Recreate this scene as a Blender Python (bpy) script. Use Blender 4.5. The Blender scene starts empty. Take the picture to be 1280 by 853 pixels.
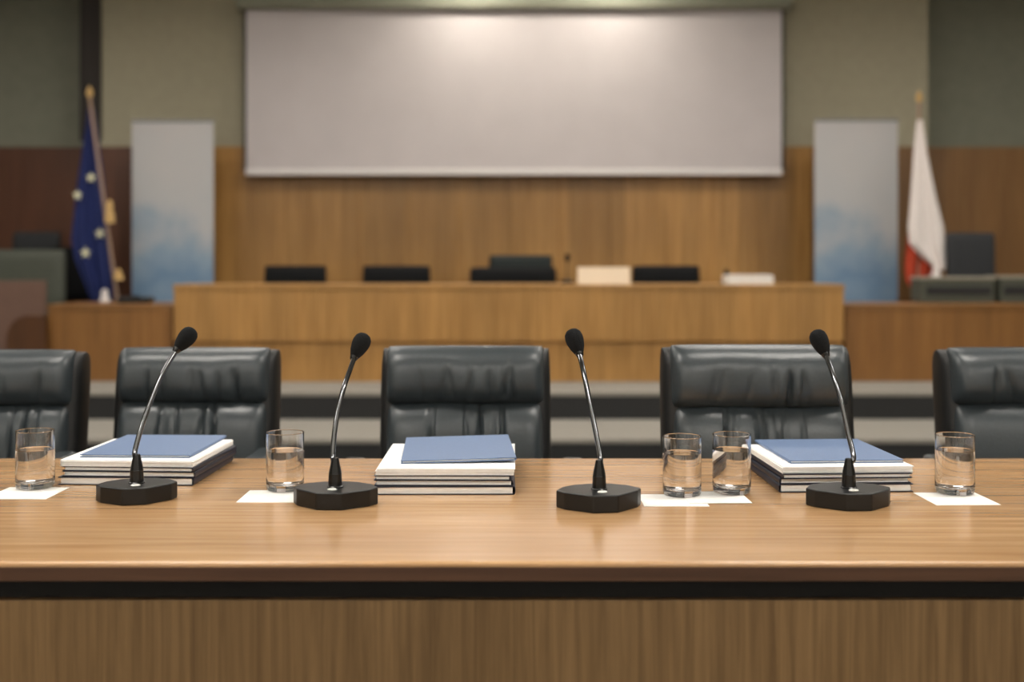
import bpy, bmesh, math, random
from mathutils import Vector, Matrix
random.seed(7)
C = bpy.context.scene.collection
PI = math.pi
F = 1480.0; HY = 326.0; CAMZ = 1.22; TZ = 0.75; K = CAMZ - TZ

# ---------------------------------------------------------------- helpers
def T(px, py, h=0.0):
    s = (py - HY) / (K - h)
    return ((px - 640) / s, F / s)
def P(px, py, d):
    return Vector(((px - 640) * d / F, d, CAMZ - (py - HY) * d / F))

def lin(c):
    def f(v):
        v /= 255.0
        return v / 12.92 if v <= 0.04045 else ((v + 0.055) / 1.055) ** 2.4
    return (f(c[0]), f(c[1]), f(c[2]), 1.0)

def mat(name, rgb, rough=0.5, metal=0.0, spec=0.5, noise=0.0, nscale=40.0, bump=0.0, **kw):
    m = bpy.data.materials.new(name); m.use_nodes = True
    nt = m.node_tree; b = nt.nodes['Principled BSDF']
    b.inputs['Base Color'].default_value = lin(rgb)
    b.inputs['Roughness'].default_value = rough
    b.inputs['Metallic'].default_value = metal
    b.inputs['Specular IOR Level'].default_value = spec
    for k, v in kw.items():
        b.inputs[k.replace('_', ' ')].default_value = v
    if noise or bump:
        tc = nt.nodes.new('ShaderNodeTexCoord'); n = nt.nodes.new('ShaderNodeTexNoise')
        n.inputs['Scale'].default_value = nscale; n.inputs['Detail'].default_value = 5
        nt.links.new(tc.outputs['Object'], n.inputs['Vector'])
        if noise:
            r = nt.nodes.new('ShaderNodeValToRGB')
            a = lin(rgb)
            r.color_ramp.elements[0].position = 0.3; r.color_ramp.elements[1].position = 0.7
            r.color_ramp.elements[0].color = tuple(x * (1 - noise) for x in a[:3]) + (1,)
            r.color_ramp.elements[1].color = tuple(min(1, x * (1 + noise)) for x in a[:3]) + (1,)
            nt.links.new(n.outputs['Fac'], r.inputs['Fac'])
            nt.links.new(r.outputs['Color'], b.inputs['Base Color'])
        if bump:
            bp = nt.nodes.new('ShaderNodeBump'); bp.inputs['Strength'].default_value = bump
            bp.inputs['Distance'].default_value = 0.002
            nt.links.new(n.outputs['Fac'], bp.inputs['Height'])
            nt.links.new(bp.outputs['Normal'], b.inputs['Normal'])
    return m

def wood(name, c0, c1, grain='Z', fine=60.0, rough=0.35, plank=0.0, pvar=0.25, coat=0.0, mottle=0.15, bump=0.08):
    """veneer with grain along one axis; plank = width in x of boards that differ in tone"""
    m = bpy.data.materials.new(name); m.use_nodes = True
    nt = m.node_tree; L = nt.links; N = nt.nodes
    b = N['Principled BSDF']
    b.inputs['Roughness'].default_value = rough
    b.inputs['Coat Weight'].default_value = coat
    b.inputs['Coat Roughness'].default_value = 0.12
    tc = N.new('ShaderNodeTexCoord')
    mp = N.new('ShaderNodeMapping')
    sc = {'Z': (fine, fine, fine * 0.03), 'X': (fine * 0.03, fine, fine)}[grain]
    mp.inputs['Scale'].default_value = sc
    L.new(tc.outputs['Object'], mp.inputs['Vector'])
    n = N.new('ShaderNodeTexNoise'); n.inputs['Scale'].default_value = 1.0
    n.inputs['Detail'].default_value = 6; n.inputs['Roughness'].default_value = 0.65
    n.inputs['Distortion'].default_value = 0.4
    L.new(mp.outputs['Vector'], n.inputs['Vector'])
    r = N.new('ShaderNodeValToRGB')
    r.color_ramp.elements[0].position = 0.28; r.color_ramp.elements[1].position = 0.72
    r.color_ramp.elements[0].color = lin(c0); r.color_ramp.elements[1].color = lin(c1)
    L.new(n.outputs['Fac'], r.inputs['Fac'])
    # broad figure
    mp2 = N.new('ShaderNodeMapping')
    mp2.inputs['Scale'].default_value = {'Z': (5, 5, 0.7), 'X': (0.9, 5, 5)}[grain]
    L.new(tc.outputs['Object'], mp2.inputs['Vector'])
    n2 = N.new('ShaderNodeTexNoise'); n2.inputs['Scale'].default_value = 1.0; n2.inputs['Detail'].default_value = 3
    L.new(mp2.outputs['Vector'], n2.inputs['Vector'])
    mr = N.new('ShaderNodeMapRange'); mr.inputs['From Min'].default_value = 0.3; mr.inputs['From Max'].default_value = 0.7
    mr.inputs['To Min'].default_value = 1 - mottle; mr.inputs['To Max'].default_value = 1 + mottle
    L.new(n2.outputs['Fac'], mr.inputs['Value'])
    val = mr.outputs['Result']
    if plank:
        sx = N.new('ShaderNodeSeparateXYZ'); L.new(tc.outputs['Object'], sx.inputs['Vector'])
        dv = N.new('ShaderNodeMath'); dv.operation = 'DIVIDE'; dv.inputs[1].default_value = plank
        L.new(sx.outputs['X'], dv.inputs[0])
        fl = N.new('ShaderNodeMath'); fl.operation = 'FLOOR'; L.new(dv.outputs[0], fl.inputs[0])
        wn = N.new('ShaderNodeTexWhiteNoise'); wn.noise_dimensions = '1D'; L.new(fl.outputs[0], wn.inputs['W'])
        m2 = N.new('ShaderNodeMapRange'); m2.inputs['To Min'].default_value = 1 - pvar; m2.inputs['To Max'].default_value = 1 + pvar
        L.new(wn.outputs['Value'], m2.inputs['Value'])
        ml = N.new('ShaderNodeMath'); ml.operation = 'MULTIPLY'
        L.new(val, ml.inputs[0]); L.new(m2.outputs['Result'], ml.inputs[1]); val = ml.outputs[0]
    vm = N.new('ShaderNodeVectorMath'); vm.operation = 'SCALE'
    L.new(r.outputs['Color'], vm.inputs[0]); L.new(val, vm.inputs['Scale'])
    L.new(vm.outputs['Vector'], b.inputs['Base Color'])
    bp = N.new('ShaderNodeBump'); bp.inputs['Strength'].default_value = bump; bp.inputs['Distance'].default_value = 0.0006
    L.new(n.outputs['Fac'], bp.inputs['Height'])
    if bump: L.new(bp.outputs['Normal'], b.inputs['Normal'])
    return m

def obj(name, bm, m, parent=None, smooth=True, angle=35):
    bmesh.ops.recalc_face_normals(bm, faces=bm.faces[:])
    me = bpy.data.meshes.new(name); bm.to_mesh(me); bm.free()
    if smooth:
        me.polygons.foreach_set('use_smooth', [True] * len(me.polygons))
        me.set_sharp_from_angle(angle=math.radians(angle))
    o = bpy.data.objects.new(name, me); C.objects.link(o)
    me.materials.append(m)
    if parent: o.parent = parent
    if smooth and len(me.polygons) < 3000:
        wn = o.modifiers.new('face_weighted_normals', 'WEIGHTED_NORMAL'); wn.keep_sharp = True; wn.weight = 100
    return o

def tag(o, label, cat, group=None):
    o['label'] = label; o['category'] = cat
    if group: o['group'] = group
    return o
def thing(name, label, cat, loc=(0, 0, 0), rz=0.0, group=None):
    o = bpy.data.objects.new(name, None); C.objects.link(o)
    o.empty_display_size = 0.05
    o.location = loc; o.rotation_euler = (0, 0, rz)
    return tag(o, label, cat, group)
def struct(name, bm, m, parent=None, smooth=False, label=None):
    o = obj(name, bm, m, parent, smooth)
    if parent is None: o['kind'] = 'structure'
    if label: o['label'] = label
    return o
def dup(root, loc, rz, label=None):
    r = root.copy(); C.objects.link(r); r.location = loc; r.rotation_euler = (0, 0, rz)
    if label: r['label'] = label
    for ch in list(root.children):
        c = ch.copy(); C.objects.link(c); c.parent = r
        for g in ch.children:
            d = g.copy(); C.objects.link(d); d.parent = c
    return r

def NB(): return bmesh.new()
def box(bm, x0, x1, y0, y1, z0, z1, bev=0.0, seg=2, M=None):
    t = bmesh.new()
    bmesh.ops.create_cube(t, size=1)
    for v in t.verts:
        v.co = Vector((x0 + (v.co.x + .5) * (x1 - x0), y0 + (v.co.y + .5) * (y1 - y0), z0 + (v.co.z + .5) * (z1 - z0)))
    if bev:
        bmesh.ops.bevel(t, geom=t.edges[:], offset=bev, segments=seg, profile=0.5, affect='EDGES')
    merge(bm, t, M); return bm
def merge(bm, t, M=None):
    if M is not None: t.transform(M)
    vm = {}
    for v in t.verts: vm[v] = bm.verts.new(v.co)
    for f in t.faces:
        try: bm.faces.new([vm[v] for v in f.verts])
        except ValueError: pass
    t.free()
def lathe(bm, prof, seg=48, M=None, closed=False):
    t = bmesh.new(); rings = []
    for (r, z) in prof:
        if r < 1e-6: rings.append([t.verts.new((0, 0, z))])
        else: rings.append([t.verts.new((r * math.cos(2 * PI * i / seg), r * math.sin(2 * PI * i / seg), z)) for i in range(seg)])
    n = len(rings)
    for k in range(n if closed else n - 1):
        a, b = rings[k], rings[(k + 1) % n]
        for i in range(seg):
            j = (i + 1) % seg
            if len(a) == 1 and len(b) == 1: continue
            if len(a) == 1: t.faces.new((a[0], b[i], b[j]))
            elif len(b) == 1: t.faces.new((a[i], a[j], b[0]))
            else: t.faces.new((a[i], a[j], b[j], b[i]))
    if not closed:
        for rg in (rings[0], rings[-1]):
            if len(rg) > 2: t.faces.new(rg)
    merge(bm, t, M); return bm
def tube(bm, pts, rad, seg=12, caps=True):
    pts = [Vector(p) for p in pts]; n = len(pts)
    if not hasattr(rad, '__len__'): rad = [rad] * n
    t = bmesh.new(); rings = []; up = None
    for k in range(n):
        d = (pts[min(k + 1, n - 1)] - pts[max(k - 1, 0)]).normalized()
        if up is None:
            up = Vector((0, 1, 0)) if abs(d.y) < .9 else Vector((1, 0, 0))
        up = (up - d * up.dot(d)).normalized(); sd = d.cross(up)
        rings.append([t.verts.new(pts[k] + (up * math.cos(2 * PI * i / seg) + sd * math.sin(2 * PI * i / seg)) * rad[k]) for i in range(seg)])
    for k in range(n - 1):
        for i in range(seg):
            j = (i + 1) % seg
            t.faces.new((rings[k][i], rings[k][j], rings[k + 1][j], rings[k + 1][i]))
    if caps: t.faces.new(rings[0]); t.faces.new(rings[-1])
    merge(bm, t); return bm
def prism(bm, poly, z0, z1, bev=0.0, seg=3, M=None):
    t = bmesh.new()
    a = [t.verts.new((x, y, z0)) for x, y in poly]; b = [t.verts.new((x, y, z1)) for x, y in poly]
    t.faces.new(a); t.faces.new(b)
    for i in range(len(poly)):
        j = (i + 1) % len(poly); t.faces.new((a[i], a[j], b[j], b[i]))
    bmesh.ops.recalc_face_normals(t, faces=t.faces[:])
    if bev: bmesh.ops.bevel(t, geom=t.edges[:], offset=bev, segments=seg, profile=0.5, affect='EDGES')
    merge(bm, t, M); return bm
def catmull(pts, n=8):
    pts = [Vector(p) for p in pts]; out = []
    e = [pts[0] * 2 - pts[1]] + pts + [pts[-1] * 2 - pts[-2]]
    for i in range(1, len(e) - 2):
        for k in range(n):
            t = k / n
            out.append(0.5 * ((2 * e[i]) + (e[i + 1] - e[i - 1]) * t + (2 * e[i - 1] - 5 * e[i] + 4 * e[i + 1] - e[i + 2]) * t * t + (3 * e[i] - e[i - 1] - 3 * e[i + 1] + e[i + 2]) * t ** 3))
    out.append(pts[-1]); return out
def pillow(bm, w, h, t, c, slope=0.0, nu=40, nv=24, pu=8.0, pv=3.0, corner=0.05, front=None, back=0.5):
    """soft cushion: front bulges to -y; front(u,v,x,z) gives extra inward creases"""
    tmp = bmesh.new()
    def pt(i, j, s):
        u = math.sin(PI / 2 * (2 * i / nu - 1)); v = math.sin(PI / 2 * (2 * j / nv - 1))
        if i in (0, nu): u = math.copysign(1, u)
        if j in (0, nv): v = math.copysign(1, v)
        pr = max(0, 1 - abs(u) ** pu) ** (1 / 2.5) * max(0, 1 - abs(v) ** pv) ** 0.5
        x = w / 2 * u * (1 - corner * abs(v) ** 7); z = h / 2 * v * (1 - corner * (w / h) * 0.5 * abs(u) ** 9)
        y = -s * t / 2 * pr if s > 0 else -s * t / 2 * pr * back * 2
        if s > 0 and front: y += front(u, v) * pr
        return Vector((c[0] + x, c[1] + y + slope * z, c[2] + z))
    for s in (1, -1):
        g = [[tmp.verts.new(pt(i, j, s)) for j in range(nv + 1)] for i in range(nu + 1)]
        for i in range(nu):
            for j in range(nv): tmp.faces.new((g[i][j], g[i + 1][j], g[i + 1][j + 1], g[i][j + 1]))
    bmesh.ops.remove_doubles(tmp, verts=tmp.verts[:], dist=1e-5)
    merge(bm, tmp); return bm

# ---------------------------------------------------------------- materials
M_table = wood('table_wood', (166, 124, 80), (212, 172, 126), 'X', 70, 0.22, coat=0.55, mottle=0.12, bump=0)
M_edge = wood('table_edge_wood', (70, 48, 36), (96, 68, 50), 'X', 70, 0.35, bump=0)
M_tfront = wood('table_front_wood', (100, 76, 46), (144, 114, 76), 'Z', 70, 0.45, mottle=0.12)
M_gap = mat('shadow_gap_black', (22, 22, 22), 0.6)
M_dais = wood('dais_wood', (146, 104, 54), (190, 146, 86), 'Z', 50, 0.35, mottle=0.16)
M_low = wood('dimmed_desk_wood', (116, 78, 38), (152, 108, 60), 'Z', 50, 0.35, mottle=0.16)  # dais wood painted darker, standing in for weaker light at the sides
M_wall = wood('panel_wood', (142, 100, 50), (186, 142, 82), 'Z', 45, 0.35, plank=0.50, pvar=0.20, mottle=0.14)
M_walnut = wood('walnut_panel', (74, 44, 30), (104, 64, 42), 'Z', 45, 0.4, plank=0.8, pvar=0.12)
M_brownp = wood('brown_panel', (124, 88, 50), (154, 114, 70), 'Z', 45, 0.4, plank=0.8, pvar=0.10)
M_mauve = mat('mauve_board', (108, 82, 70), 0.6, noise=0.06, nscale=8)
M_plaster = mat('olive_plaster', (166, 160, 138), 0.85, noise=0.04, nscale=12, bump=0.1)
M_plaster_shade_case = mat('shaded_plaster_and_case', (134, 135, 120), 0.85, noise=0.05, nscale=12, bump=0.1)  # olive plaster with the recess shade put into its colour; also colours the roller case
M_side = mat('side_wall_paint', (120, 116, 104), 0.85, noise=0.03)
M_ceil = mat('ceiling_paint', (215, 212, 205), 0.9, noise=0.02)
M_floor = mat('dark_carpet', (58, 56, 54), 0.95, noise=0.15, nscale=150, bump=0.4)
M_step = mat('grey_step_carpet', (142, 138, 130), 0.9, noise=0.10, nscale=120, bump=0.3)
M_riser = mat('dark_riser', (34, 35, 36), 0.7)
M_screen = mat('screen_fabric', (196, 190, 191), 0.8, noise=0.03, nscale=3)
M_screenbar = mat('screen_bar_white', (222, 218, 216), 0.5)
M_black = mat('black_plastic', (19, 20, 21), 0.38, spec=0.4, noise=0.10, nscale=300)
M_gloss = mat('black_gloss', (17, 18, 19), 0.25)
M_neck = mat('gunmetal_neck', (122, 124, 128), 0.13, metal=1.0)
M_foam = mat('black_foam', (17, 19, 21), 0.9, spec=0.25, noise=0.5, nscale=600, bump=1.0)
M_button = mat('white_button', (225, 225, 220), 0.35)
M_leather = mat('black_leather', (54, 61, 65), 0.34, spec=0.55, noise=0.10, nscale=160, bump=0.25)
M_shell = mat('chair_shell_black', (15, 16, 17), 0.5, bump=0.15, nscale=200)
M_chrome = mat('chair_metal', (120, 122, 124), 0.3, metal=1.0)
M_navy = mat('navy_cover', (24, 31, 50), 0.45, noise=0.06, nscale=200)
M_blue = mat('blue_cover', (104, 126, 162), 0.42, noise=0.06, nscale=250, bump=0.1)
M_paper = mat('white_paper', (246, 246, 244), 0.8, noise=0.03, nscale=90)
M_napkin = mat('napkin_paper', (240, 240, 236), 0.8, noise=0.02, nscale=120, bump=0.15)
M_cream = mat('cream_card', (226, 208, 182), 0.7)
M_chairback = mat('dais_chair_black', (14, 15, 17), 0.75, spec=0.2, noise=0.1, nscale=60)
M_greenblack = mat('green_black_leather', (20, 30, 29), 0.6, spec=0.3, noise=0.1, nscale=60)
M_greyback = mat('dark_grey_fabric', (46, 48, 51), 0.8, noise=0.1, nscale=80)
M_greygreen = mat('grey_green_panel', (74, 78, 68), 0.6, noise=0.06, nscale=30)
M_paletop = mat('pale_edge', (150, 146, 132), 0.5)
M_flagblue = mat('blue_flag_cloth', (28, 42, 98), 0.8, noise=0.08, nscale=60)
M_flagwhite = mat('white_flag_cloth', (240, 232, 228), 0.85, noise=0.03, nscale=60)
M_flagred = mat('red_flag_cloth', (186, 66, 38), 0.85, noise=0.06, nscale=60)
M_star = mat('pale_gold_star', (232, 230, 196), 0.7)
M_gold = mat('gold_cord', (206, 170, 110), 0.6)
M_pole = mat('pale_flag_pole', (158, 132, 112), 0.5)
M_pilaster = mat('dark_pilaster', (46, 40, 36), 0.7)
M_dkbrown = wood('dark_brown_wood', (66, 40, 20), (92, 58, 32), 'Z', 40, 0.4)

def glassmat(name, ior, col=(1, 1, 1, 1)):
    m = bpy.data.materials.new(name); m.use_nodes = True
    b = m.node_tree.nodes['Principled BSDF']
    b.inputs['Base Color'].default_value = col
    b.inputs['Transmission Weight'].default_value = 1.0
    b.inputs['Roughness'].default_value = 0.0
    b.inputs['IOR'].default_value = ior
    return m
M_glass = glassmat('clear_glass', 1.52); M_water = glassmat('clear_water', 1.33)

def bannermat():
    """printed banner: pale grey at the top, cloudy blue in the lower half"""
    m = bpy.data.materials.new('printed_banner'); m.use_nodes = True
    nt = m.node_tree; N = nt.nodes; L = nt.links; b = N['Principled BSDF']; b.inputs['Roughness'].default_value = 0.6
    tc = N.new('ShaderNodeTexCoord'); sx = N.new('ShaderNodeSeparateXYZ'); L.new(tc.outputs['Object'], sx.inputs['Vector'])
    n = N.new('ShaderNodeTexNoise'); n.inputs['Scale'].default_value = 2.2; n.inputs['Detail'].default_value = 4
    L.new(tc.outputs['Object'], n.inputs['Vector'])
    a = N.new('ShaderNodeMath'); a.operation = 'MULTIPLY_ADD'; a.inputs[1].default_value = 1.5
    L.new(n.outputs['Fac'], a.inputs[0]); L.new(sx.outputs['Z'], a.inputs[2])
    r = N.new('ShaderNodeValToRGB'); e = r.color_ramp.elements
    mr = N.new('ShaderNodeMapRange'); mr.inputs['From Min'].default_value = 0.75; mr.inputs['From Max'].default_value = 2.75
    L.new(a.outputs[0], mr.inputs['Value']); L.new(mr.outputs['Result'], r.inputs['Fac'])
    e[0].position = 0.05; e[0].color = lin((150, 172, 192))
    e[1].position = 1.0; e[1].color = lin((192, 190, 190))
    x = e.new(0.30); x.color = lin((112, 142, 172))
    x = e.new(0.48); x.color = lin((140, 162, 182))
    x = e.new(0.66); x.color = lin((186, 188, 190))
    L.new(r.outputs['Color'], b.inputs['Base Color'])
    return m
M_banner = bannermat()

def emit(name, rgb, strength):
    m = bpy.data.materials.new(name); m.use_nodes = True
    nt = m.node_tree; nt.nodes.clear()
    e = nt.nodes.new('ShaderNodeEmission'); e.inputs['Color'].default_value = lin(rgb); e.inputs['Strength'].default_value = strength
    o = nt.nodes.new('ShaderNodeOutputMaterial'); nt.links.new(e.outputs[0], o.inputs[0]); return m

# ---------------------------------------------------------------- the room
RX = 6.2; YB = -2.6; D0 = 10.5; D1 = 10.95; CZ = 3.85
struct('floor', box(NB(), -RX - .2, RX + .2, YB - .2, D1 + .3, -0.1, 0.0), M_floor)
struct('ceiling', box(NB(), -RX - .2, RX + .2, YB - .2, D1 + .3, CZ, CZ + .12), M_ceil)
struct('wall_left', box(NB(), -RX - .2, -RX, YB - .2, D1 + .3, 0, CZ), M_side)
struct('wall_right', box(NB(), RX, RX + .2, YB - .2, D1 + .3, 0, CZ), M_side)
struct('wall_front', box(NB(), -RX, RX, YB - .2, YB, 0, CZ), M_ceil)
XL = P(125, 0, D0).x; XR = P(1160, 0, D0).x           # the projecting middle bay
ZW = P(0, 184, D0).z
struct('wall_back', box(NB(), -RX, RX, D1, D1 + .2, 0, CZ), M_plaster_shade_case)
struct('wall_back_bay', box(NB(), XL, XR, D0, D1, 0, CZ), M_plaster)
# wainscot: warm boards in the middle, darker veneer at both sides
WL = P(262, 0, D0).x; WR = P(1012, 0, D0).x
b = NB(); n = 12
for i in range(n):
    x0 = WL + (WR - WL) * i / n; x1 = WL + (WR - WL) * (i + 1) / n
    box(b, x0, x1, D0 - .05, D0, 0.36, ZW, 0.004, 1)
struct('trim_1', b, M_wall, label='warm vertical wood panelling of the back wall')
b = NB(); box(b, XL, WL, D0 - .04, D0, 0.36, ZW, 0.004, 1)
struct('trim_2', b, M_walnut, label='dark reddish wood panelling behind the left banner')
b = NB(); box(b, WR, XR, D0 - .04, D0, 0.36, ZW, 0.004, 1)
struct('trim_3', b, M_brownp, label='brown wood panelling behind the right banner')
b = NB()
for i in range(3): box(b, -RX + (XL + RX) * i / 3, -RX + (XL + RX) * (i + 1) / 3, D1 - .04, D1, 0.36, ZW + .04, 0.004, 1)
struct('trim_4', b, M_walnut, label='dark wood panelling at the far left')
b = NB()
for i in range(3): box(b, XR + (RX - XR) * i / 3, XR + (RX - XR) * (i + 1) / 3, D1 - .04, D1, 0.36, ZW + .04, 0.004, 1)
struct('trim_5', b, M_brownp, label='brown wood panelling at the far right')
# dark pilaster at the left end of the bay
p0 = P(100, 0, D0 - .02); p1 = P(126, 0, D0 - .02)
b = NB(); box(b, p0.x, p1.x, D0 - .04, D1 - .001, ZW + .05, CZ - .002, 0.01); box(b, p0.x + .05, p1.x - .05, D0 - .06, D0 - .03, ZW + .05, CZ - .002, 0.008)
struct('trim_6', b, M_pilaster, label='dark pilaster on the upper wall at left')

# stepped platform in front of the back wall
Z2 = 0.36; Z1 = 0.18; DP = 8.37
d_s1 = F * (CAMZ - Z2) / (490 - HY); d_s2 = F * (CAMZ - Z1) / (549 - HY)
b = NB(); box(b, -RX, RX, d_s1 + .006, D1, 0, Z2 - .03); struct('platform_riser_upper', b, M_riser)
b = NB(); box(b, -RX, RX, d_s1, D1, Z2 - .03, Z2, 0.006); struct('platform_floor', b, M_step)
b = NB(); box(b, -RX, RX, d_s2 + .006, d_s1 + .006, 0, Z1 - .03); struct('platform_riser_lower', b, M_riser)
b = NB(); box(b, -RX, RX, d_s2, d_s1 + .006, Z1 - .03, Z1, 0.006); struct('platform_step', b, M_step)

# ceiling lights (real lamps of the room)
def ceiling_light(x, y, w, l, strength, label, col=(255, 248, 238)):
    r = thing('ceiling_light', label, 'ceiling light', (x, y, CZ), 0, 'recessed ceiling lights')
    b = NB()
    box(b, -w / 2 - .04, w / 2 + .04, -l / 2 - .04, -l / 2, -.03, 0, .004); box(b, -w / 2 - .04, w / 2 + .04, l / 2, l / 2 + .04, -.03, 0, .004)
    box(b, -w / 2 - .04, -w / 2, -l / 2, l / 2, -.03, 0, .004); box(b, w / 2, w / 2 + .04, -l / 2, l / 2, -.03, 0, .004)
    obj('frame', b, M_screenbar, r)
    b = NB(); box(b, -w / 2, w / 2, -l / 2, l / 2, -.02, -.005)
    obj('diffuser', b, emit('lamp_diffuser', col, strength), r)
rows = [(-1.5, 30.0, 'behind the camera'), (2.6, 25.0, 'above the conference table'), (5.4, 13.0, 'between table and dais'), (7.7, 16.0, 'above the dais')]
for (y, st, wh) in rows:
    for (x, sd) in ((-4.5, 'leftmost'), (-1.5, 'second from the left'), (1.5, 'third from the left'), (4.5, 'rightmost')):
        ceiling_light(x, y, 1.3, 0.6, st, 'white square-framed ceiling light %s, %s of its row' % (wh, sd))

def downlight(x, y, st, label):
    r = thing('ceiling_spotlight', label, 'ceiling light', (x, y, CZ), 0, 'round downlights near the screen')
    b = NB(); lathe(b, [(.085, 0), (.085, -.03), (.11, -.03), (.115, -.02), (.115, 0)], 32, closed=True); obj('ring', b, M_screenbar, r)
    b = NB(); lathe(b, [(.083, -.012), (.083, -.02), (0, -.02), (0, -.012)], 32); obj('lens', b, emit('downlight_lens', (255, 246, 230), st), r)
downlight(-.35, 9.75, 260, 'round ceiling spotlight close to the screen, left of the room axis')
downlight(.85, 9.75, 260, 'round ceiling spotlight close to the screen, right of the room axis')

# ---------------------------------------------------------------- projection screen
ds = 10.28
a = P(308, 14, ds); c = P(977, 219, ds)
r = thing('projection_screen', 'large pale grey projection screen hanging on the back wall', 'projection screen', ((a.x + c.x) / 2, ds, c.z))
w = c.x - a.x; h = a.z - c.z
b = NB(); box(b, -w / 2, w / 2, -.002, .002, .05, h + .02); obj('screen_fabric', b, M_screen, r, False)
b = NB(); box(b, -w / 2 - .005, w / 2 + .005, -.015, .015, 0, .055, .006); obj('bottom_bar', b, M_screenbar, r)
for s in (-1, 1):
    b = NB(); box(b, s * (w / 2 + .012) - .014, s * (w / 2 + .012) + .014, .004, .012, .04, h + .02)
    obj('black_edge', b, M_gap, r, False)
b = NB(); box(b, -w / 2 - .08, w / 2 + .08, -.08, .10, h + .01, h + .17, .02, 3); obj('roller_case', b, M_plaster_shade_case, r)
for s in (-1, 1):
    b = NB(); box(b, s * w * .45 - .03, s * w * .45 + .03, .05, D0 - ds - .001, h + .05, h + .11)
    obj('bracket', b, M_pilaster, r)

# ---------------------------------------------------------------- dais
def counter(name, label, x0, x1, ztop, yf, depth, fascia, wm):
    r = thing(name, label, 'desk', ((x0 + x1) / 2, yf, Z2)); w = x1 - x0; H = ztop - Z2
    if fascia:
        zf = H - fascia
        b = NB(); box(b, -w / 2, w / 2, 0, .04, zf, H - .03, .004); obj('upper_fascia', b, wm, r)
        b = NB(); box(b, -w / 2 + .003, w / 2 - .003, .035, .065, 0, zf + .03, .003); obj('lower_panel', b, wm, r)
    else:
        b = NB(); box(b, -w / 2, w / 2, 0, .04, 0, H - .03, .004); obj('front_panel', b, wm, r)
    b = NB(); box(b, -w / 2 - .005, w / 2 + .005, -.008, depth, H - .03, H, .006); obj('worktop', b, wm, r)
    for s in (-1, 1):
        b = NB(); box(b, s * (w / 2 - .02) - .02, s * (w / 2 - .02) + .02, .07 if fascia else .04, depth - .02, 0, H - .03, .003); obj('side_panel', b, wm, r)
    return r
zt = P(0, 356, DP).z; zl = P(0, 381, DP + .05).z
counter('dais_desk', 'long high wooden dais desk in front of the projection screen', P(217, 0, DP).x, P(1055, 0, DP).x, zt, DP, .55, .40, M_dais)
counter('low_desk', 'lower wooden desk left of the high dais, below the blue flag', P(60, 0, DP + .05).x, P(217, 0, DP + .05).x - .012, zl, DP + .05, .6, 0, M_low)
counter('low_desk', 'lower wooden desk right of the high dais, below the white and red flag', P(1055, 0, DP + .05).x + .012, P(1290, 0, DP + .05).x + .9, zl, DP + .05, .6, 0, M_low)
ZD = zt

# chairs behind the dais
def dais_chair(px0, px1, py, d, m, label, gap=0):
    a = P(px0, py, d); c = P(px1, py, d); w = c.x - a.x
    r = thing('dais_chair', label, 'chair', ((a.x + c.x) / 2, d, Z2), 0, 'chairs behind the dais')
    H = a.z - Z2
    b = NB(); pillow(b, w, .46, .10, (0, 0, H - .23), .05, 16, 12, 10, 8, .03); obj('backrest', b, m, r)
    b = NB(); pillow(b, w * .96, .46, .09, (0, 0, 0), 0, 12, 12, 8, 8, .04)
    bmesh.ops.rotate(b, verts=b.verts[:], cent=(0, 0, 0), matrix=Matrix.Rotation(PI / 2, 3, 'X')); bmesh.ops.translate(b, verts=b.verts[:], vec=(0, -.26, .44))
    obj('seat', b, m, r)
    b = NB(); box(b, -.04, .04, -.03, .07, .38, H - .3, .01); obj('back_post', b, M_shell, r)
    b = NB(); lathe(b, [(.24, 0), (.24, .015), (.03, .04), (.03, .41), (.0, .41)], 24, Matrix.Translation((0, -.2, 0))); obj('pedestal', b, M_shell, r)
    return r
for (x0, x1, y, d, m, lb) in (
        (330, 408, 332, 9.35, M_chairback, 'black chair back behind the dais, leftmost of its row'),
        (453, 538, 332, 9.35, M_chairback, 'black chair back behind the dais, second from the left'),
        (587, 696, 334, 9.35, M_chairback, 'widest black chair back at the middle of the dais'),
        (611, 691, 319, 9.95, M_greenblack, 'dark green-black chair rising behind the widest chair at the dais middle'),
        (790, 875, 332, 9.35, M_chairback, 'black chair back behind the dais between the cream card and white papers')):
    dais_chair(x0, x1, y, d, m, lb)

# things on the dais desk
dn = 8.62
a = P(722, 334, dn); c = P(787, 356, dn)
b = NB(); w = c.x - a.x; hh = a.z - ZD
prism(b, [(-.045, 0), (.045, 0), (.004, hh), (-.004, hh)], -w / 2, w / 2)
bmesh.ops.rotate(b, verts=b.verts[:], cent=(0, 0, 0), matrix=Matrix(((0, 0, 1), (1, 0, 0), (0, 1, 0))))
o = obj('name_card', b, M_cream, None, False); o.location = ((a.x + c.x) / 2, dn, ZD)
tag(o, 'cream folded card standing on the dais desk', 'card')
a = P(906, 345, dn); c = P(962, 356, dn); w = c.x - a.x
b = NB()
for i in range(7):
    j = random.uniform(-.008, .008); z = i * .0095
    box(b, -w / 2 + j, w / 2 + j, -.14 + j, .08 + j, z, z + .0093)
o = obj('paper_pile', b, M_paper, None, False); o.location = ((a.x + c.x) / 2, dn, ZD); tag(o, 'pile of white papers on the right half of the dais desk', 'papers')
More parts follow.
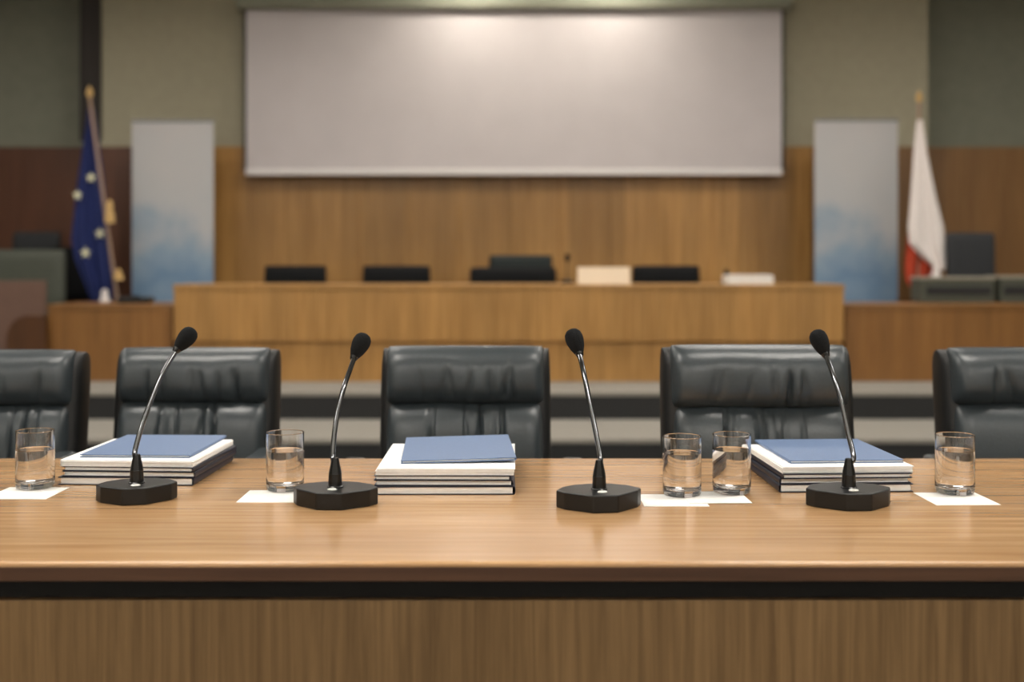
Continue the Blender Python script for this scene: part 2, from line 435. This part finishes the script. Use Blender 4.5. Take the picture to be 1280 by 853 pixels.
def dais_mic(px, py, label):
    t = P(px, py, 8.78)
    r = thing('dais_microphone', label, 'microphone', (t.x, 8.78, ZD), 0, 'small microphones on the dais')
    H = t.z - ZD
    b = NB(); lathe(b, [(.05, 0), (.05, .02), (.02, .03), (0, .03)], 20); obj('base', b, M_black, r)
    b = NB(); tube(b, [(0, 0, .02), (0, .01, H * .6), (0, -.01, H - .02)], .005, 8); obj('gooseneck', b, M_black, r)
    b = NB(); lathe(b, [(0, H - .045), (.014, H - .04), (.020, H - .02), (.019, H), (.011, H + .014), (0, H + .017)], 16, Matrix.Translation((0, -.01, 0))); obj('windscreen', b, M_foam, r)
dais_mic(709, 320, 'small dark microphone on the dais, left of the cream card')
dais_mic(908, 339, 'small dark microphone on the dais beside the white papers')

# ---------------------------------------------------------------- banners
def banner(px0, px1, py, d, label):
    a = P(px0, py, d); c = P(px1, py, d); w = c.x - a.x; H = a.z - Z2
    r = thing('rollup_banner', label, 'banner', ((a.x + c.x) / 2, d, Z2), 0, 'banners beside the screen')
    b = NB(); box(b, -w / 2, w / 2, -.002, .002, .08, H - .015); obj('printed_sheet', b, M_banner, r, False)
    b = NB(); box(b, -w / 2 - .01, w / 2 + .01, -.09, .09, 0, .09, .015, 3); obj('base_case', b, M_chrome, r)
    b = NB(); box(b, -w / 2 - .004, w / 2 + .004, -.01, .01, H - .02, H, .004); obj('top_rail', b, M_chrome, r)
    b = NB(); tube(b, [(0, .02, .05), (0, .02, H - .01)], .009, 8); obj('support_pole', b, M_chrome, r)
banner(165, 267, 150, 9.95, 'pale grey and cloudy blue banner left of the projection screen')
banner(1018, 1122, 149, 9.95, 'pale grey and cloudy blue banner right of the projection screen')

# ---------------------------------------------------------------- flags
def cloth(rows, d, folds, amp, n=28, thick=.006, phase=0.0):
    """rows: (py, px_left, px_right) outline from top to bottom"""
    b = NB(); m = 40
    def edge(t):
        k = t * (len(rows) - 1); i = min(int(k), len(rows) - 2); f = k - i
        return [rows[i][q] + (rows[i + 1][q] - rows[i][q]) * f for q in range(3)]
    for s in (0, 1):
        pass
    g = {}
    for s in (0, 1):
        for j in range(m + 1):
            y, xl, xr = edge(j / m)
            for i in range(n + 1):
                u = i / n; px = xl + (xr - xl) * u
                dep = d + amp * (.25 + .75 * j / m) * math.sin(2 * PI * folds * u + phase + 1.2 * j / m) + (thick if s else 0)
                g[s, i, j] = b.verts.new(P(px, y, dep))
    for s in (0, 1):
        for j in range(m):
            for i in range(n): b.faces.new((g[s, i, j], g[s, i + 1, j], g[s, i + 1, j + 1], g[s, i, j + 1]))
    for j in range(m):
        for i in (0, n): b.faces.new((g[0, i, j], g[0, i, j + 1], g[1, i, j + 1], g[1, i, j]))
    for i in range(n):
        for j in (0, m): b.faces.new((g[0, i, j], g[0, i + 1, j], g[1, i + 1, j], g[1, i, j]))
    return b
def rebase(b, loc):
    bmesh.ops.translate(b, verts=b.verts[:], vec=-Vector(loc)); return b
def flag_base(r, loc, foot, top):
    b = NB(); tube(b, [foot, top], .014, 12); obj('pole', rebase(b, loc), M_pole, r)
    b = NB(); lathe(b, [(0, .10), (.012, .08), (.028, .045), (.026, .02), (.012, 0), (0, 0)], 16, Matrix.Translation(Vector(top) - Vector(loc))); obj('finial', b, M_gold, r)
    b = NB(); lathe(b, [(.17, 0), (.17, .02), (.06, .05), (.035, .16), (0, .16)], 32, Matrix.Translation(Vector(foot) - Vector(loc))); obj('stand', b, M_chrome, r)
def star(b, c, R):
    pts = [(c[0] + (R if i % 2 == 0 else R * .42) * math.sin(PI * i / 5), c[2] + (R if i % 2 == 0 else R * .42) * math.cos(PI * i / 5)) for i in range(10)]
    a = [b.verts.new((x, c[1] - .006, z)) for x, z in pts]; q = [b.verts.new((x, c[1] + .004, z)) for x, z in pts]
    b.faces.new(a); b.faces.new(q)
    for i in range(10): b.faces.new((a[i], a[(i + 1) % 10], q[(i + 1) % 10], q[i]))
df = 9.62
top = P(112, 122, df - .06); foot = P(158, 460, df - .06); foot.z = Z2; loc = (foot.x, df - .06, Z2)
r = thing('flag_on_pole', 'blue flag with pale gold stars hanging from a leaning pole left of the left banner', 'flag', loc)
flag_base(r, loc, foot, top)
rowsb = [(134, 110, 117), (165, 106, 122), (200, 101, 127), (235, 96, 131), (270, 92, 134), (300, 89, 138), (325, 94, 140), (350, 104, 141), (377, 114, 142)]
b = cloth(rowsb, df + .02, 2.3, .035); cl = obj('flag_cloth', rebase(b, loc), M_flagblue, r, True, 80)
for (px, py, R) in ((114, 222, .042), (97, 244, .042), (125, 292, .045), (107, 316, .045)):
    b = NB(); p = P(px, py, df - .025); star(b, p, R); o = obj('star', rebase(b, loc), M_star, cl, False)
def tassel(px, py, d, L, m=M_gold):
    p = P(px, py, d) - Vector(loc)
    b = NB(); lathe(b, [(0, L * .5), (.02, L * .4), (.028, L * .2), (.022, L * .05), (.036, -L * .1), (.042, -L * .5), (0, -L * .5)], 14, Matrix.Translation(p)); return b
obj('tassel', tassel(137, 264, df - .12, .19), M_gold, r); obj('tassel', tassel(148, 343, df - .12, .09), M_gold, r)
obj('fringe', tassel(131, 371, df - .1, .13), M_flagwhite, r)

top = P(1149, 128, df); foot = P(1146, 460, df); foot.z = Z2; loc = (foot.x, df, Z2)
r = thing('flag_on_pole', 'white and red flag hanging from a pole right of the right banner', 'flag', loc)
flag_base(r, loc, foot, top)
rowsw = [(150, 1146, 1153), (190, 1142, 1159), (222, 1140, 1165), (250, 1138, 1171), (285, 1135, 1180), (305, 1137, 1182), (320, 1150, 1183), (332, 1164, 1183), (338, 1172, 1181)]
b = cloth(rowsw, df - .09, 1.8, .03, phase=1.0); obj('white_cloth', rebase(b, loc), M_flagwhite, r, True, 80)
rowsr = [(285, 1136, 1160), (305, 1133, 1172), (325, 1131, 1170), (340, 1131, 1166), (352, 1133, 1158), (358, 1136, 1150)]
b = cloth(rowsr, df - .02, 2.2, .025, phase=.4); obj('red_cloth', rebase(b, loc), M_flagred, r, True, 80)
obj('tassel', tassel(1170, 340, df - .1, .12, M_flagwhite), M_flagwhite, r)

# ---------------------------------------------------------------- furniture at the far sides
def backchair(px0, px1, py0, py1, d, m, label, name='side_chair'):
    a = P(px0, py0, d); c = P(px1, py1, d); w = c.x - a.x; h = a.z - c.z
    r = thing(name, label, 'chair', ((a.x + c.x) / 2, d, Z2)); H = a.z - Z2
    b = NB(); pillow(b, w, h, .09, (0, 0, H - h / 2), .04, 16, 12, 12, 10, .02); obj('backrest', b, m, r)
    b = NB(); pillow(b, w, .42, .09, (0, 0, 0), 0, 12, 12, 8, 8, .04)
    bmesh.ops.rotate(b, verts=b.verts[:], cent=(0, 0, 0), matrix=Matrix.Rotation(PI / 2, 3, 'X')); bmesh.ops.translate(b, verts=b.verts[:], vec=(0, -.2, .42)); obj('seat', b, m, r)
    for sx in (-1, 1):
        for yy in (-.36, .02):
            b = NB(); tube(b, [(sx * (w / 2 - .05), yy, 0), (sx * (w / 2 - .05), yy, .42 if yy < 0 else H - h * .6)], .013, 8); obj('leg', b, M_shell, r)
    return r
backchair(1183, 1243, 291, 352, 9.5, M_greyback, 'dark grey chair with a square back right of the white and red flag')
backchair(16, 75, 290, 352, 10.5, M_greyback, 'dark grey square-backed chair far left, partly behind a grey-green padded bench')
def desk_case(px0, px1, py0, label, d=8.9):
    a = P(px0, py0, d); c = P(px1, py0, d); w = c.x - a.x; H = a.z - zl
    r = thing('desk_console', label, 'console', ((a.x + c.x) / 2, d, zl), 0, 'consoles on the right low desk')
    b = NB(); box(b, -w / 2, w / 2, -.10, .16, 0, H - .02, .008); obj('body', b, M_greygreen, r)
    b = NB(); box(b, -w / 2 - .004, w / 2 + .004, -.11, .165, H - .022, H, .005); obj('pale_top', b, M_paletop, r)
    b = NB(); box(b, -w / 2 + .03, w / 2 - .03, -.108, -.098, H * .3, H * .62, .003); obj('dark_slot', b, M_riser, r)
desk_case(1147, 1237, 346, 'grey-green low console with a pale top edge, nearer the flag on the right desk')
desk_case(1243, 1330, 345, 'grey-green low console with a pale top edge at the far right of the right desk')
# left side: grey-green bench back, black armchair, mauve screen, dark brown end panel
a = P(-60, 312, 9.7); c = P(82, 346, 9.7)
r = thing('padded_bench', 'grey-green padded bench back at the far left below the dark chair', 'bench', ((a.x + c.x) / 2, 9.7, Z2)); w = c.x - a.x; H = a.z - Z2
b = NB(); pillow(b, w, .5, .1, (0, 0, H - .25), .03, 24, 10, 12, 10, .02); obj('backrest', b, M_greygreen, r)
b = NB(); box(b, -w / 2, w / 2, -.5, .03, .36, .46, .03, 3); obj('seat', b, M_greygreen, r)
for sx in (-1, 1):
    b = NB(); box(b, sx * (w / 2 - .06) - .03, sx * (w / 2 - .06) + .03, -.46, .02, 0, .37, .005); obj('leg', b, M_shell, r)
backchair(64, 127, 309, 376, 10.25, M_chairback, 'black chair standing before the foot of the blue flag', 'side_chair')
a = P(-120, 351, 8.75); c = P(58, 440, 8.75)
b = NB(); box(b, a.x, c.x, 8.72, 8.76, Z2, a.z, .006)
for x in (a.x + .1, c.x - .12): box(b, x - .03, x + .03, 8.6, 8.88, Z2, Z2 + .03, .004)
tag(obj('partition_board', b, M_mauve), 'plain mauve-brown low partition board at the far left', 'partition')
a = P(10, 394, 8.35); c = P(58, 480, 8.35)
b = NB(); w = c.x - a.x; hh = a.z - Z2
poly = [(-w / 2, 0), (w / 2, 0), (w / 2, hh)] + [(-w / 2 + .16 - .16 * math.sin(PI / 2 * k / 8), hh - .16 + .16 * math.cos(PI / 2 * k / 8)) for k in range(9)]
prism(b, poly, -.03, .03, .006, 2, Matrix(((1, 0, 0, 0), (0, 0, 1, 0), (0, 1, 0, 0), (0, 0, 0, 1))))
o = obj('end_panel', b, M_dkbrown); o.location = ((a.x + c.x) / 2, 8.35, Z2); tag(o, 'dark brown wooden end panel with a rounded corner left of the left low desk', 'panel')
# small dark unit on the left low desk
a = P(150, 374, 8.75); c = P(190, 382, 8.75); w = c.x - a.x
r = thing('desk_speaker', 'low black unit lying on the left low desk in front of the left banner', 'desk unit', ((a.x + c.x) / 2, 8.75, zl))
b = NB(); box(b, -w / 2, w / 2, -.08, .08, 0, .045, .012, 3); obj('body', b, M_black, r)
b = NB(); lathe(b, [(.03, .045), (.03, .055), (0, .055)], 16); obj('grille', b, M_foam, r)

# ---------------------------------------------------------------- leather chairs
def leather_chair(px, d, w, ztop, seed, label, rz=0.0, arm_out=.055):
    rnd = random.Random(seed)
    x = (px - 640) * d / F
    yb = .30                      # headrest centre behind the seat centre
    r = thing('leather_chair', label, 'chair', (x, d - yb + .05, 0), rz, 'leather chairs along the far side of the table')
    ca = [(rnd.uniform(-.6, .65), rnd.uniform(.02, .045), rnd.uniform(.004, .011), rnd.uniform(-.10, .10)) for _ in range(9)]
    cb = [(rnd.uniform(-.5, .6), rnd.uniform(.015, .035), rnd.uniform(.007, .016), rnd.uniform(-.10, .10)) for _ in range(8)]
    def fa(u, v):
        y = 0
        for (u0, s, A, k) in ca: y += A * math.exp(-((u - u0 - k * v) / s) ** 2) * (0.5 - .5 * math.tanh(3 * (v - .15)))
        return y + .004 * math.sin(5 * u + seed) * (1 - v)
    def fb(u, v):
        y = 0
        for (u0, s, A, k) in cb: y += A * math.exp(-((u - u0 - k * v) / s) ** 2) * (0.5 + .5 * math.tanh(3 * (v + .1)))
        return y + .004 * math.sin(4 * u + seed * 2)
    cw = w - .035; zs = ztop - .148; sl = .14
    b = NB(); pillow(b, cw, .156, .135, (0, yb - .055, ztop - .074), sl, 110, 26, 14, 2.6, .02, fa); obj('headrest', b, M_leather, r)
    hb = zs - .45 + .012
    b = NB(); pillow(b, cw * .985, hb, .125, (0, yb - .055 - sl * (.074 + hb / 2), zs + .006 - hb / 2), sl, 110, 40, 14, 5.0, .03, fb); obj('back_cushion', b, M_leather, r)
    b = NB(); hs = ztop - .41
    pillow(b, w + .004, hs, .12, (0, yb - .004 - sl * hs / 2, ztop - .004 - hs / 2), sl, 30, 24, 26, 22, .02); obj('back_shell', b, M_shell, r)
    b = NB(); pillow(b, .50, .50, .12, (0, 0, 0), 0, 24, 24, 8, 6, .05)
    bmesh.ops.rotate(b, verts=b.verts[:], cent=(0, 0, 0), matrix=Matrix.Rotation(-PI / 2, 3, 'X')); bmesh.ops.translate(b, verts=b.verts[:], vec=(0, -.07, .42)); obj('seat', b, M_leather, r)
    for s in (-1, 1):
        xa = s * (w / 2 + arm_out)
        arm = NB(); tube(arm, catmull([(s * .20, .02, .40), (xa, .03, .42), (xa, .03, .55), (xa, .0, .675)], 6), .017, 10)
        ao = obj('armrest', arm, M_shell, r)
        pb = NB(); box(pb, xa - .03, xa + .03, -.14, .16, .672, .705, .013, 3); obj('arm_pad', pb, M_leather, ao)
    b = NB(); lathe(b, [(.03, .07), (.03, .22), (.022, .22), (.022, .38), (.0, .38)], 20); lathe(b, [(.10, .355), (.10, .375), (0, .375)], 20); obj('gas_column', b, M_chrome, r)
    st = NB()
    for k in range(5):
        a = 2 * PI * k / 5 + .3
        tube(st, [(0.02 * math.cos(a), .02 * math.sin(a), .105), (.29 * math.cos(a), .29 * math.sin(a), .075)], [.026, .016], 10)
    so = obj('star_base', st, M_chrome, r)
    for k in range(5):
        a = 2 * PI * k / 5 + .3; b = NB()
        for q in (-.016, .016):
            lathe(b, [(0, -.009), (.026, -.009), (.03, -.004), (.03, .004), (.026, .009), (0, .009)], 18,
                  Matrix.Translation((.29 * math.cos(a), .29 * math.sin(a), .0305)) @ Matrix.Rotation(a, 4, 'Z') @ Matrix.Rotation(PI / 2, 4, 'X') @ Matrix.Translation((0, 0, q)))
        tube(b, [(.29 * math.cos(a), .29 * math.sin(a), .03), (.29 * math.cos(a), .29 * math.sin(a), .075)], .006, 8)
        obj('caster', b, M_gloss, so)
    return r
leather_chair(-3, 3.30, .47, .968, 11, 'black leather chair cut by the left edge, behind the leftmost glass', 0, -.005)
leather_chair(245.5, 3.36, .457, .970, 23, 'black leather chair behind the left folder stack, in the gap between the two left glasses', 0, -.005)
leather_chair(582, 3.20, .457, .986, 35, 'black leather chair directly behind the middle folder stack')
leather_chair(947, 2.96, .474, 1.006, 41, 'widest black leather chair, behind the right folder stack and the two neighbouring glasses')
leather_chair(1281, 3.25, .46, .978, 59, 'black leather chair cut by the right edge, behind the rightmost glass')

# ---------------------------------------------------------------- the table
YF = 1480 * K / (703 - HY); YK = 1480 * K / (573 - HY)
TW = 2.3
r = thing('conference_table', 'long polished wooden conference table across the foreground', 'table', (0, (YF + YK) / 2, 0))
yo = (YF + YK) / 2
b = NB(); box(b, -TW, TW, YF - yo, YK - yo, TZ - .029, TZ, .0055, 4); obj('tabletop', b, M_table, r)
b = NB(); box(b, -TW, TW, YF - yo - .0012, YF - yo + .01, TZ - .030, TZ - .0075, .0008, 1); o = obj('edge_band', b, M_edge, r); o['label'] = 'darker brown edge band'
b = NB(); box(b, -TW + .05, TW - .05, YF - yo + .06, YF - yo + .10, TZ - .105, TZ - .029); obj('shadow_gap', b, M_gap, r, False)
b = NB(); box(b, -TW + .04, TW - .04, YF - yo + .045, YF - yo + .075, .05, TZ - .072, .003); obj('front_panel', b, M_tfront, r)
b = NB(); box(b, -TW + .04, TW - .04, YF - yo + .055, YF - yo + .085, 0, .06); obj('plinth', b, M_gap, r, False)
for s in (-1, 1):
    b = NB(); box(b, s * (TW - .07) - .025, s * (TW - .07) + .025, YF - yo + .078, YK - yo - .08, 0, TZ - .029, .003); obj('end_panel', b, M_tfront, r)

# ---------------------------------------------------------------- microphones
OUT = [(-.083, .004), (-.071, -.020), (-.024, -.060), (.024, -.060), (.071, -.020), (.083, .004), (.066, .036), (.036, .056), (0, .063), (-.036, .056), (-.066, .036)]
def microphone(bx, by, rz, path, head, label, lean=.10, bscale=1.0):
    s = (by - HY) / (K - .033); d = F / s; x = (bx - 640) / s
    r = thing('gooseneck_microphone', label, 'microphone', (x, d, TZ), rz, 'gooseneck microphones along the table')
    b = NB(); prism(b, [(u * bscale, v * bscale) for u, v in OUT], 0, .033, .003, 3); obj('base', b, M_black, r)
    Ri = Matrix.Rotation(-rz, 4, 'Z')
    b = NB(); lathe(b, [(.0155, .031), (.0155, .0345), (.0135, .036), (.0125, .058), (.0128, .0585), (.0122, .060), (.0118, .064), (.0068, .088), (.006, .0895), (0, .0895)], 32); obj('collar', b, M_gloss, r)
    b = NB(); lathe(b, [(.0095, 0), (.0095, .0015), (.007, .0028), (0, .003)], 24, Matrix.Translation((0, -.028, .0325)) @ Matrix.Diagonal((1, .75, 1, 1))); obj('talk_button', b, M_button, r)
    pts = [Vector((0, 0, .082))]; n = len(path)
    def loc(px, py, t):
        dd = d + lean * t ** 1.4
        w = P(px, py, dd) - Vector((x, d, TZ)); return Ri @ w
    for i, (px, py) in enumerate(path): pts.append(loc(px, py, (i + 1) / (n + .35)))
    hc = loc(head[0], head[1], 1.0)
    axis = (hc - pts[-1]).normalized()
    cur = catmull(pts + [hc - axis * .012], 8)
    b = NB(); tube(b, cur, .0051, 14); obj('gooseneck', b, M_neck, r)
    q = axis.to_track_quat('Z', 'Y').to_matrix().to_4x4()
    Mh = Matrix.Translation(hc) @ q
    b = NB(); lathe(b, [(0, -.034), (.0062, -.034), (.0085, -.028), (.0095, -.018), (0, -.018)], 24, Mh); obj('head_sleeve', b, M_gloss, r)
    b = NB(); lathe(b, [(0, -.0265), (.0095, -.025), (.0145, -.014), (.0178, 0), (.0183, .008), (.0165, .017), (.0115, .0235), (.0055, .0262), (0, .0268)], 32, Mh); obj('windscreen', b, M_foam, r)
microphone(171, 604, .22, [(168.5, 566), (177, 534), (189, 500.6), (204, 465.5), (222, 436)], (232, 424), 'gooseneck microphone in front of the left folder stack, its neck bent strongly to the right', bscale=.93)
microphone(419, 609, -.06, [(416, 573), (417.5, 547), (422, 515.6), (430, 484), (437.5, 462.5), (444.5, 443)], (450, 432), 'gooseneck microphone between the middle folder stack and the glass to its left')
microphone(749, 612, .14, [(750.5, 572), (744, 537), (736, 497.6), (728.6, 461), (723.2, 439)], (719, 427), 'gooseneck microphone standing left of the two neighbouring glasses')
microphone(1061, 610, .05, [(1067, 573), (1061, 545), (1050.4, 497.6), (1039.8, 464), (1030.8, 440.5)], (1025.3, 428), 'gooseneck microphone in front of the right folder stack, its neck leaning left')

# ---------------------------------------------------------------- napkins and glasses
def napkin(cx, cy, w, l, rz, label, z=0.0):
    x, d = T(cx, cy); b = NB()
    box(b, -w / 2, w / 2, -l / 2, l / 2, 0, .0010, .0003, 1)
    o = obj('paper_napkin', b, M_napkin); o.location = (x, d, TZ + z); o.rotation_euler = (0, 0, rz)
    tag(o, label, 'napkin', 'paper napkins under the glasses'); return o
def water_glass(cx, cy, level, label, z, R=.0385, H=.118):
    x, d = T(cx, cy)
    r = thing('water_glass', label, 'glass', (x, d, TZ + z + .0002), 0, 'glasses of water on the table')
    Wt = .0022; zb = .013
    prof = [(0, .0018), (R * .72, .0012), (R * .86, 0), (R * .94, .0012), (R * .985, .006), (R, .014), (R, .016), (R, H * .5), (R, H - .002), (R, H - .0008), (R - .0003, H - .0002), (R - .0008, H), (R - Wt + .0003, H - .0002), (R - Wt, H - .0008), (R - Wt, H - .002),
            (R - Wt, H * .5), (R - Wt, zb + .010), (R - Wt, zb + .008), (R - Wt - .001, zb + .005), (R - Wt - .003, zb + .002), (R - Wt - .008, zb), (R - Wt - .010, zb), (0, zb)]
    b = NB(); lathe(b, prof, 64); obj('tumbler', b, M_glass, r, True, 50)
    e = .0004; ri = R - Wt + e
    prof = [(0, zb - e), (R - Wt - .010, zb - e), (R - Wt - .008, zb - e), (R - Wt - .003 + e, zb + .002 - e), (R - Wt - .001 + e, zb + .005 - e), (ri, zb + .008), (ri, zb + .010), (ri, level + .0002), (ri, level + .001), (ri - .0008, level + .0003), (ri - .0016, level), (ri - .003, level), (0, level)]
    b = NB(); lathe(b, prof, 64); obj('water', b, M_water, r, True, 50)
    return r
NZ = .0011
napkin(34, 617, .125, .12, -.02, 'white napkin under the leftmost glass')
water_glass(44, 610, .078, 'glass of water left of the left folder stack', NZ)
napkin(343, 621, .125, .12, .0, 'white napkin under the glass left of the middle folder stack')
water_glass(356.5, 613, .080, 'glass of water between the left and middle folder stacks', NZ)
napkin(841, 626, .125, .115, .0, 'white napkin under the left one of the two neighbouring glasses')
napkin(894, 623, .122, .115, .02, 'white napkin under the right one of the two neighbouring glasses', .0011)
water_glass(852.5, 619.5, .084, 'left one of the two neighbouring glasses of water', NZ)
water_glass(914.5, 617, .086, 'right one of the two neighbouring glasses, touching the right folder stack in view', NZ * 2)
napkin(1195, 624, .125, .122, .03, 'white napkin under the rightmost glass')
water_glass(1193.5, 617, .086, 'glass of water right of the right folder stack', NZ)

# ---------------------------------------------------------------- folder stacks
def folder(name, loc, rz, w, l, t, spine, cover, label, group, roll=0.0, seed=0):
    """closed cover with a spine on one side; white pages show at the other edges"""
    rnd = random.Random(seed)
    r = thing(name, label, 'folder', loc, rz, group); r.rotation_euler = (0, roll, rz)
    ct = .0017; n = 8
    poly = []
    # C-shaped section in x-z, extruded along y
    x_open, x_sp = -w / 2, w / 2; R = t / 2
    outer = [(x_open, 0)] + [(x_sp - R * .5 + R * .5 * math.sin(PI * k / n), R - R * math.cos(PI * k / n)) for k in range(n + 1)] + [(x_open, t)]
    Ri = R - ct
    inner = [(x_open, t - ct)] + [(x_sp - R * .5 + (R * .5 - ct * .7) * math.sin(PI * k / n), R + Ri * math.cos(PI * k / n)) for k in range(n + 1)] + [(x_open, ct)]
    poly = [(spine * x, z) for x, z in outer + inner]
    b = NB(); prism(b, poly, -l / 2, l / 2, 0, 2, Matrix(((1, 0, 0, 0), (0, 0, 1, 0), (0, 1, 0, 0), (0, 0, 0, 1))))
    obj('cover', b, cover, r, True, 40)
    b = NB(); m = max(2, int((t - 2 * ct) / .0016)); hz = (t - 2 * ct - .0002) / m
    for k in range(m):
        j = rnd.uniform(-.0012, .0012); q = rnd.uniform(0, .003)
        xs = sorted((spine * (-w / 2 + .003 + q), spine * (w / 2 - R * .5 - .002)))
        z0 = ct + .0001 + k * hz
        box(b, xs[0], xs[1], -l / 2 + .003 + j * .5, l / 2 - .004 + j, z0, z0 + hz * .93)
    obj('pages', b, M_paper, r, False)
    return r
def report(loc, rz, w, l, t, label, group, seed=0):
    rnd = random.Random(seed)
    r = thing('paper_report', label, 'papers', loc, rz, group)
    b = NB(); m = 7; hz = t / m
    for k in range(m):
        j = rnd.uniform(-.0012, .0012); q = rnd.uniform(-.002, .002)
        box(b, -w / 2 + q, w / 2 + q, -l / 2 + j, l / 2 + j, k * hz, (k + .94) * hz, .0004, 1)
    obj('sheets', b, M_paper, r, False)
    return r
def stack(cx, cd, rz, spine, wl, ll, where, blue, seed):
    g = 'folders in the %s stack' % where
    z = TZ + .0003; rnd = random.Random(seed)
    names = ['thick navy folder at the bottom of the %s stack' % where, 'navy folder second from the bottom of the %s stack' % where,
             'thin navy folder third from the bottom, just under the white papers of the %s stack' % where]
    for k, t in enumerate((.0165, .0115, .0095)):
        dx, dy = rnd.uniform(-.006, .006), rnd.uniform(-.005, .005)
        folder('document_folder', (cx + dx, cd + dy, z), rz + rnd.uniform(-.025, .025), wl - .004 * k, ll, t, spine, M_navy, names[k], g, seed=seed + k)
        z += t + .0002
    report((cx - .003 * spine, cd, z), rz, wl - .006, ll - .004, .0135, 'white paper report under the blue cover of the %s stack' % where, g, seed); z += .0137
    folder('document_folder', (blue[0], blue[1], z + blue[5]), blue[4], blue[2], blue[3], .0065, spine, M_blue, 'blue folder lying on top of the %s stack' % where, g, roll=blue[6], seed=seed + 9)
# centres from the measured corners
stack(-.797, 2.625, -.05, 1, .288, .30, 'left', (-.795, 2.652, .236, .285, -.03, 0, 0), 100)
stack(-.131, 2.542, .0, 1, .284, .33, 'middle', (-.118, 2.60, .238, .32, .055, .0026, -.022), 200)
stack(.672, 2.552, .05, -1, .275, .30, 'right', (.684, 2.585, .238, .285, .05, 0, 0), 300)

# ---------------------------------------------------------------- camera and picture settings
cam = bpy.data.cameras.new('camera'); co = bpy.data.objects.new('camera', cam); C.objects.link(co)
co.location = (0, 0, CAMZ); co.rotation_euler = (PI / 2, 0, 0)
cam.sensor_width = 36; cam.lens = F / 1280 * 36
cam.shift_y = -(853 / 2 - HY) / 1280
cam.dof.use_dof = True; cam.dof.focus_distance = 2.38; cam.dof.aperture_fstop = 2.0
bpy.context.scene.camera = co
w = bpy.data.worlds.new('world'); bpy.context.scene.world = w; w.use_nodes = True
w.node_tree.nodes['Background'].inputs[0].default_value = (.5, .5, .5, 1); w.node_tree.nodes['Background'].inputs[1].default_value = 0.05
sc = bpy.context.scene
sc.view_settings.view_transform = 'Standard'; sc.view_settings.look = 'None'
sc.view_settings.gamma = 1; sc.view_settings.use_curve_mapping = False; sc.view_settings.exposure = 0.0
sc.cycles.use_denoising = True
sc.cycles.sample_clamp_indirect = 6
